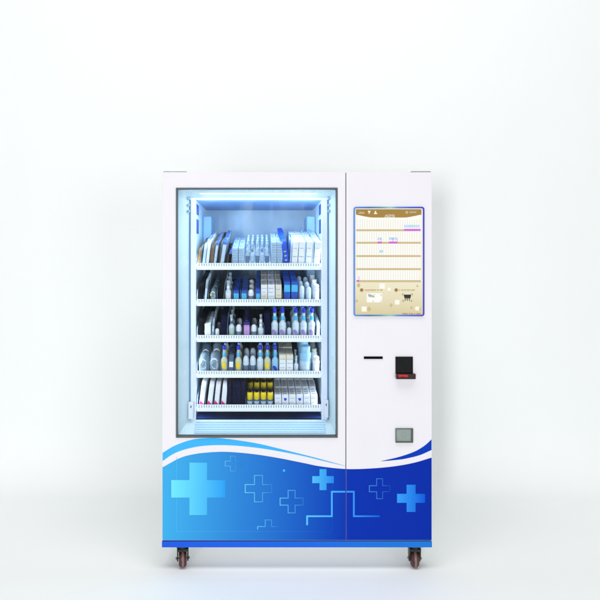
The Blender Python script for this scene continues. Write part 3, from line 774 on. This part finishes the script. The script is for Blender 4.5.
jar(1, 299.2, 304.8, 285, 'frosted jar next to the blue boxes', body='frost', band='pale', rows=3)
jar(1, 306.0, 311.6, 286, 'frosted jar in the middle of three', body='frost', band='pale', rows=3)
jar(1, 312.8, 319.6, 284, 'frosted jar with white lid at the right wall', body='frost', lid='white', rows=3)
# middle shelf
slab(2, 197.8, 204.0, 318, 'black', 'black pack at the left wall', lean=0.06)
bx_(2, 204.9, 210.8, 323, 'white', 'white box beside the left black pack', rows=2)
slab(2, 211.4, 213.6, 318, 'clear', 'thin clear sleeve right of the white box', accent='pale', where='mid', lean=0.06)
jar(2, 214.8, 219.4, 328, 'small white jar left of the navy pack')
slab(2, 220.0, 226.6, 314, 'navy', 'navy pack left of the labelled bottle', sleeve=True, lean=0.06)
bot(2, 228.5, 234.5, 314, 'clear bottle with greenish white label', cap='clear', neck='bluegrey', body='frost', label='palegreen')
jar(2, 235.8, 241.8, 324, 'white domed jar left of the purple box', band='grey')
bx_(2, 243.9, 249.5, 321, 'indigo', 'pinkish purple box', lines=2, band='purple', bandpos=(.02, .8))
jar(2, 250.9, 256.7, 324, 'white domed jar right of the purple box', band='grey')
bot(2, 257.8, 263.9, 319, 'small frosted bottle with white cap', body='frost', cap='white', neck='white', rows=2)
slab(2, 264.6, 270.6, 311, 'navy', 'tall navy pack left of the capped bottles')
for q, x in enumerate((271.0, 279.0, 292.2, 300.2, 308.2)):
    bot(2, x, x+7.4, 307.4, ['first', 'second', 'third', 'fourth', 'fifth'][q]+' of five blue-capped bottles with purple marks', body='frost', blob='lilac', rows=3)
jar(2, 287.0, 291.6, 327, 'small clear jar between the capped bottles', body='frost')
slab(2, 316.4, 319.6, 322, 'pale', 'pale pack at the right wall')
# fourth shelf
stock(3, 197.4, 208.2, 355.4, lambda w, h: mk_bag(w, h, .14, 'fluid'), 'large clear fluid bag at the left wall', .14, 3)
stock(3, 208.8, 219.8, 354.6, lambda w, h: mk_bag(w, h, .14, 'fluid'), 'large clear fluid bag beside the yellow-marked bottle', .14, 3)
bot(3, 220.8, 227.6, 344.4, 'yellow-marked bottle nearest the fluid bags', body='lemon', blob='yellow')
slab(3, 228.6, 233.2, 354, 'bluegrey', 'grey pack between two yellow-marked bottles', accent='white', where='mid')
bot(3, 234.8, 241.8, 344.4, 'yellow-marked bottle right of the grey pack', body='lemon', blob='yellow')
jar(3, 242.9, 249.0, 355, 'clear domed jar right of a yellow-marked bottle', body='frost', band='bluegrey')
jar(3, 249.8, 256.0, 355, 'clear domed jar left of the plain capped bottle', body='frost', band='bluegrey')
bot(3, 256.8, 263.6, 344.4, 'plain frosted blue-capped bottle without a mark', body='frost')
bot(3, 264.0, 270.9, 344.4, 'yellow-marked bottle next to the blue-marked bottle', body='lemon', blob='yellow')
bot(3, 271.7, 278.7, 344.4, 'blue-capped bottle with a deep blue mark', body='sky', blob='royal')
bx_(3, 279.4, 285.9, 354, 'cream', 'cream box with green line beside the blue-marked bottle', band='white', bandpos=(.04, .74), top='cream', lines=3)
bx_(3, 286.3, 292.9, 354, 'cream', 'cream box with green line beside the small clear bottle', band='white', bandpos=(.04, .74), top='cream', lines=3)
bot(3, 293.8, 298.6, 355, 'small clear bottle', cap='clear', neck='clear', body='frost', rows=2)
stock(3, 299.4, 311.6, 346, lambda w, h: mk_jar(w, h, 'sky', band='pale', lid='sky'), 'large light blue bottle', .065, 3, gap=.05)
jar(3, 312.8, 319.8, 356, 'white jar with pale yellow lid at the right wall', lid='cream', rows=3)
# bottom shelf
for q, (a, b) in enumerate(((199.0, 203.6), (207.0, 211.6), (213.8, 218.4), (220.8, 225.6))):
    slab(4, a, b, 381, 'white', ['first', 'second', 'third', 'fourth'][q]+' white pack with magenta foot from the left wall', accent='magenta', where='foot', lean=.11)
for q in range(4):
    slab(4, 227.4+q*4.6, 231.6+q*4.6, 379.6, 'navy', ['first', 'second', 'third', 'fourth'][q]+' navy pack, counted from the magenta-footed packs')
for q, x in enumerate((246.8, 253.6, 260.4, 267.2)):
    stock(4, x, x+6.1, 389.5, lambda w, h: mk_vial(w, h), ['first', 'second', 'third', 'fourth'][q]+' yellow-capped vial from the navy packs', .034, 3, gap=.10)
for q, x in enumerate((275.0, 282.2, 289.4, 296.6, 303.8, 311.0)):
    bx_(4, x, x+6.6, 394, 'white', ['first', 'second', 'third', 'fourth', 'fifth', 'last'][q]+' white box'+(' with blue dot' if q in (1, 3) else '')+' counted from the vials', lines=2, dot='blue' if q in (1, 3) else None, d=.10, rows=4, lean=-.03)
add_dividers(0, [196.9, 201, 208.9, 216.1, 223.7, 231.5, 244.5, 270.2, 283.3, 290.4, 304.6, 312.6])
add_dividers(1, [197.2, 203.7, 208.4, 217.2, 224, 232.6, 240.2, 247.3, 254.9, 260.6, 267.7, 275.2, 282.8, 298.4, 305.4, 312.2])
add_dividers(2, [197.2, 204.4, 214.2, 227.6, 235.2, 242.9, 250.2, 257.3, 264.2, 286.7, 291.9, 299.7, 307.7])
add_dividers(3, [196.9, 208.5, 220.3, 228.1, 234.1, 242.4, 249.4, 256.4, 271.3, 279.1, 293.3, 299.0, 312.2])
add_dividers(4, [197.2, 205.4, 212.8, 219.6, 226.5, 245.9, 253.2, 260, 266.8, 274.2, 281.9, 289.1, 296.3, 303.5, 310.7])

# ------------------------------------------------------------------ castors
TYRE = mat('maroon_tyre', (88, 38, 42), .45, vary=.15, vscale=60)
TREAD = mat('worn_tread', (128, 112, 104), .6, vary=.2, vscale=80)
FORK = mat('fork_steel', (52, 58, 52), .4, .5, vary=.2, vscale=70)
def make_caster():
    r_ = .0425; zc = r_
    bm = NB(); box(bm, -.032, .032, -.035, .035, ZB0-.0068, ZB0-.0003, .002)          # top plate
    lathe(bm, [(.026, ZB0-.0185), (.030, ZB0-.017), (.030, ZB0-.0072)], 24)
    for s in (-1, 1):
        prism(bm, [(-.026, ZB0-.019), (.026, ZB0-.019), (.020, zc-.004), (.010, zc-.015), (-.004, zc-.015), (-.012, zc-.004)], s*.0255-.0032, s*.0255+.0032, 'X')
    box(bm, -.0224, .0224, -.030, .028, ZB0-.0315, ZB0-.0187, .001)
    fork = obj('caster', bm, FORK, VM, local=True)
    bm = NB(); cyl_x(bm, -.0195, .0195, 0, zc, [(0, .026), (.0, .031), (.06, .036), (.2, .0405), (.36, r_), (.64, r_), (.8, .0405), (.94, .036), (1, .031), (1, .026)], 36)
    for f in bm.faces:
        c = f.calc_center_median()
        if abs(c.x) < .0075 and len(f.verts) == 4: f.material_index = 1
    w = obj('wheel', bm, [TYRE, TREAD], fork, local=True)
    bm = NB(); cyl_x(bm, -.036, .036, 0, zc, [(0, .0055), (.1, .0065), (.1, .0035), (.9, .0035), (.9, .0065), (1, .0055)], 14)
    obj('axle_bolt', bm, METAL, fork, local=True)
    return fork
c0 = make_caster()
spots = [(PX(181.5), .045, math.radians(9)), (PX(416.8), .045, math.radians(-4)), (PX(192), YB-.09, .5), (PX(402), YB-.09, -.3)]
for n, (x, y, rz) in enumerate(spots):
    if n == 0: c = c0
    else:
        c = c0.copy(); C.objects.link(c)
        for ch in list(c0.children):
            g = ch.copy(); C.objects.link(g); g.parent = c
    c.parent = VM; c.matrix_parent_inverse = Matrix.Translation(-VM.location)
    c.location = (x, y, 0); c.rotation_euler = (0, 0, rz)

# ------------------------------------------------------------------ light
w = bpy.data.worlds.new('World'); sc.world = w; w.use_nodes = True
bg = w.node_tree.nodes['Background']; bg.inputs['Color'].default_value = (.96, .985, 1, 1); bg.inputs['Strength'].default_value = .22
def area(name, loc, target, sx, sy, power, color=(1, 1, 1), parent=None):
    l = bpy.data.lights.new(name, 'AREA'); l.shape = 'RECTANGLE'; l.size = sx; l.size_y = sy; l.energy = power; l.color = color
    o = bpy.data.objects.new(name, l); C.objects.link(o)
    d = Vector(target)-Vector(loc); o.rotation_euler = d.to_track_quat('-Z', 'Y').to_euler()
    o.location = loc
    if parent: o.parent = parent; o.matrix_parent_inverse = Matrix.Translation(-parent.location)
    return o
area('key_softbox', (-2.35, -7.5, 1.3), (0, .4, .9), .8, 1.6, 222)
area('fill_softbox', (3.9, -7.2, 1.5), (0, .4, .6), 2.4, 2.4, 84)
area('top_softbox', (0, -2.2, 7.6), (0, -3.2, 0), 7, 2.4, 328, (1, .99, .972))
area('underbody_fill', (PX(297), .33, ZB0-.003), (PX(297), .33, 0), 1.2, .62, .62)  # added fill, not part of the machine, lifts the shade on the floor
COOL = (.84, .94, 1.0)
xm = (lx0+lx1)/2
area('cabinet_ceiling_lamp', (xm, .16, lz1-.012), (xm, .50, lz1-.45), .58, .03, 2.0, (.66, .85, 1.0), VM)
area('cabinet_header_fill', (xm, .06, fz1-.012), (xm, .22, lz0), .60, .02, 1.8, COOL, VM)  # added fill to brighten the shelf rails and the fronts of the goods
area('cabinet_strip_lamp', (lx0+.004, YF+.024, (lz0+lz1)/2), (xm, .34, (lz0+lz1)/2), .008, 1.1, 1.3, COOL, VM)
area('cabinet_strip_lamp', (lx1-.004, YF+.024, (lz0+lz1)/2), (xm, .34, (lz0+lz1)/2), .008, 1.1, 1.3, COOL, VM)

# ------------------------------------------------------------------ camera
cam = bpy.data.cameras.new('camera'); co = bpy.data.objects.new('camera', cam); C.objects.link(co)
co.location = (VX, -D, VZ); co.rotation_euler = (PI/2, 0, 0)
cam.sensor_width = 36; cam.lens = 36*D/(600*S)
cam.shift_x = .5-262/600; cam.shift_y = -(.5-265/600)
cam.shift_y = (265/600)-.5
cam.clip_end = 100
sc.camera = co
sc.view_settings.view_transform = 'Standard'; sc.view_settings.look = 'None'; sc.view_settings.exposure = 0
sc.cycles.max_bounces = 10; sc.cycles.transparent_max_bounces = 24
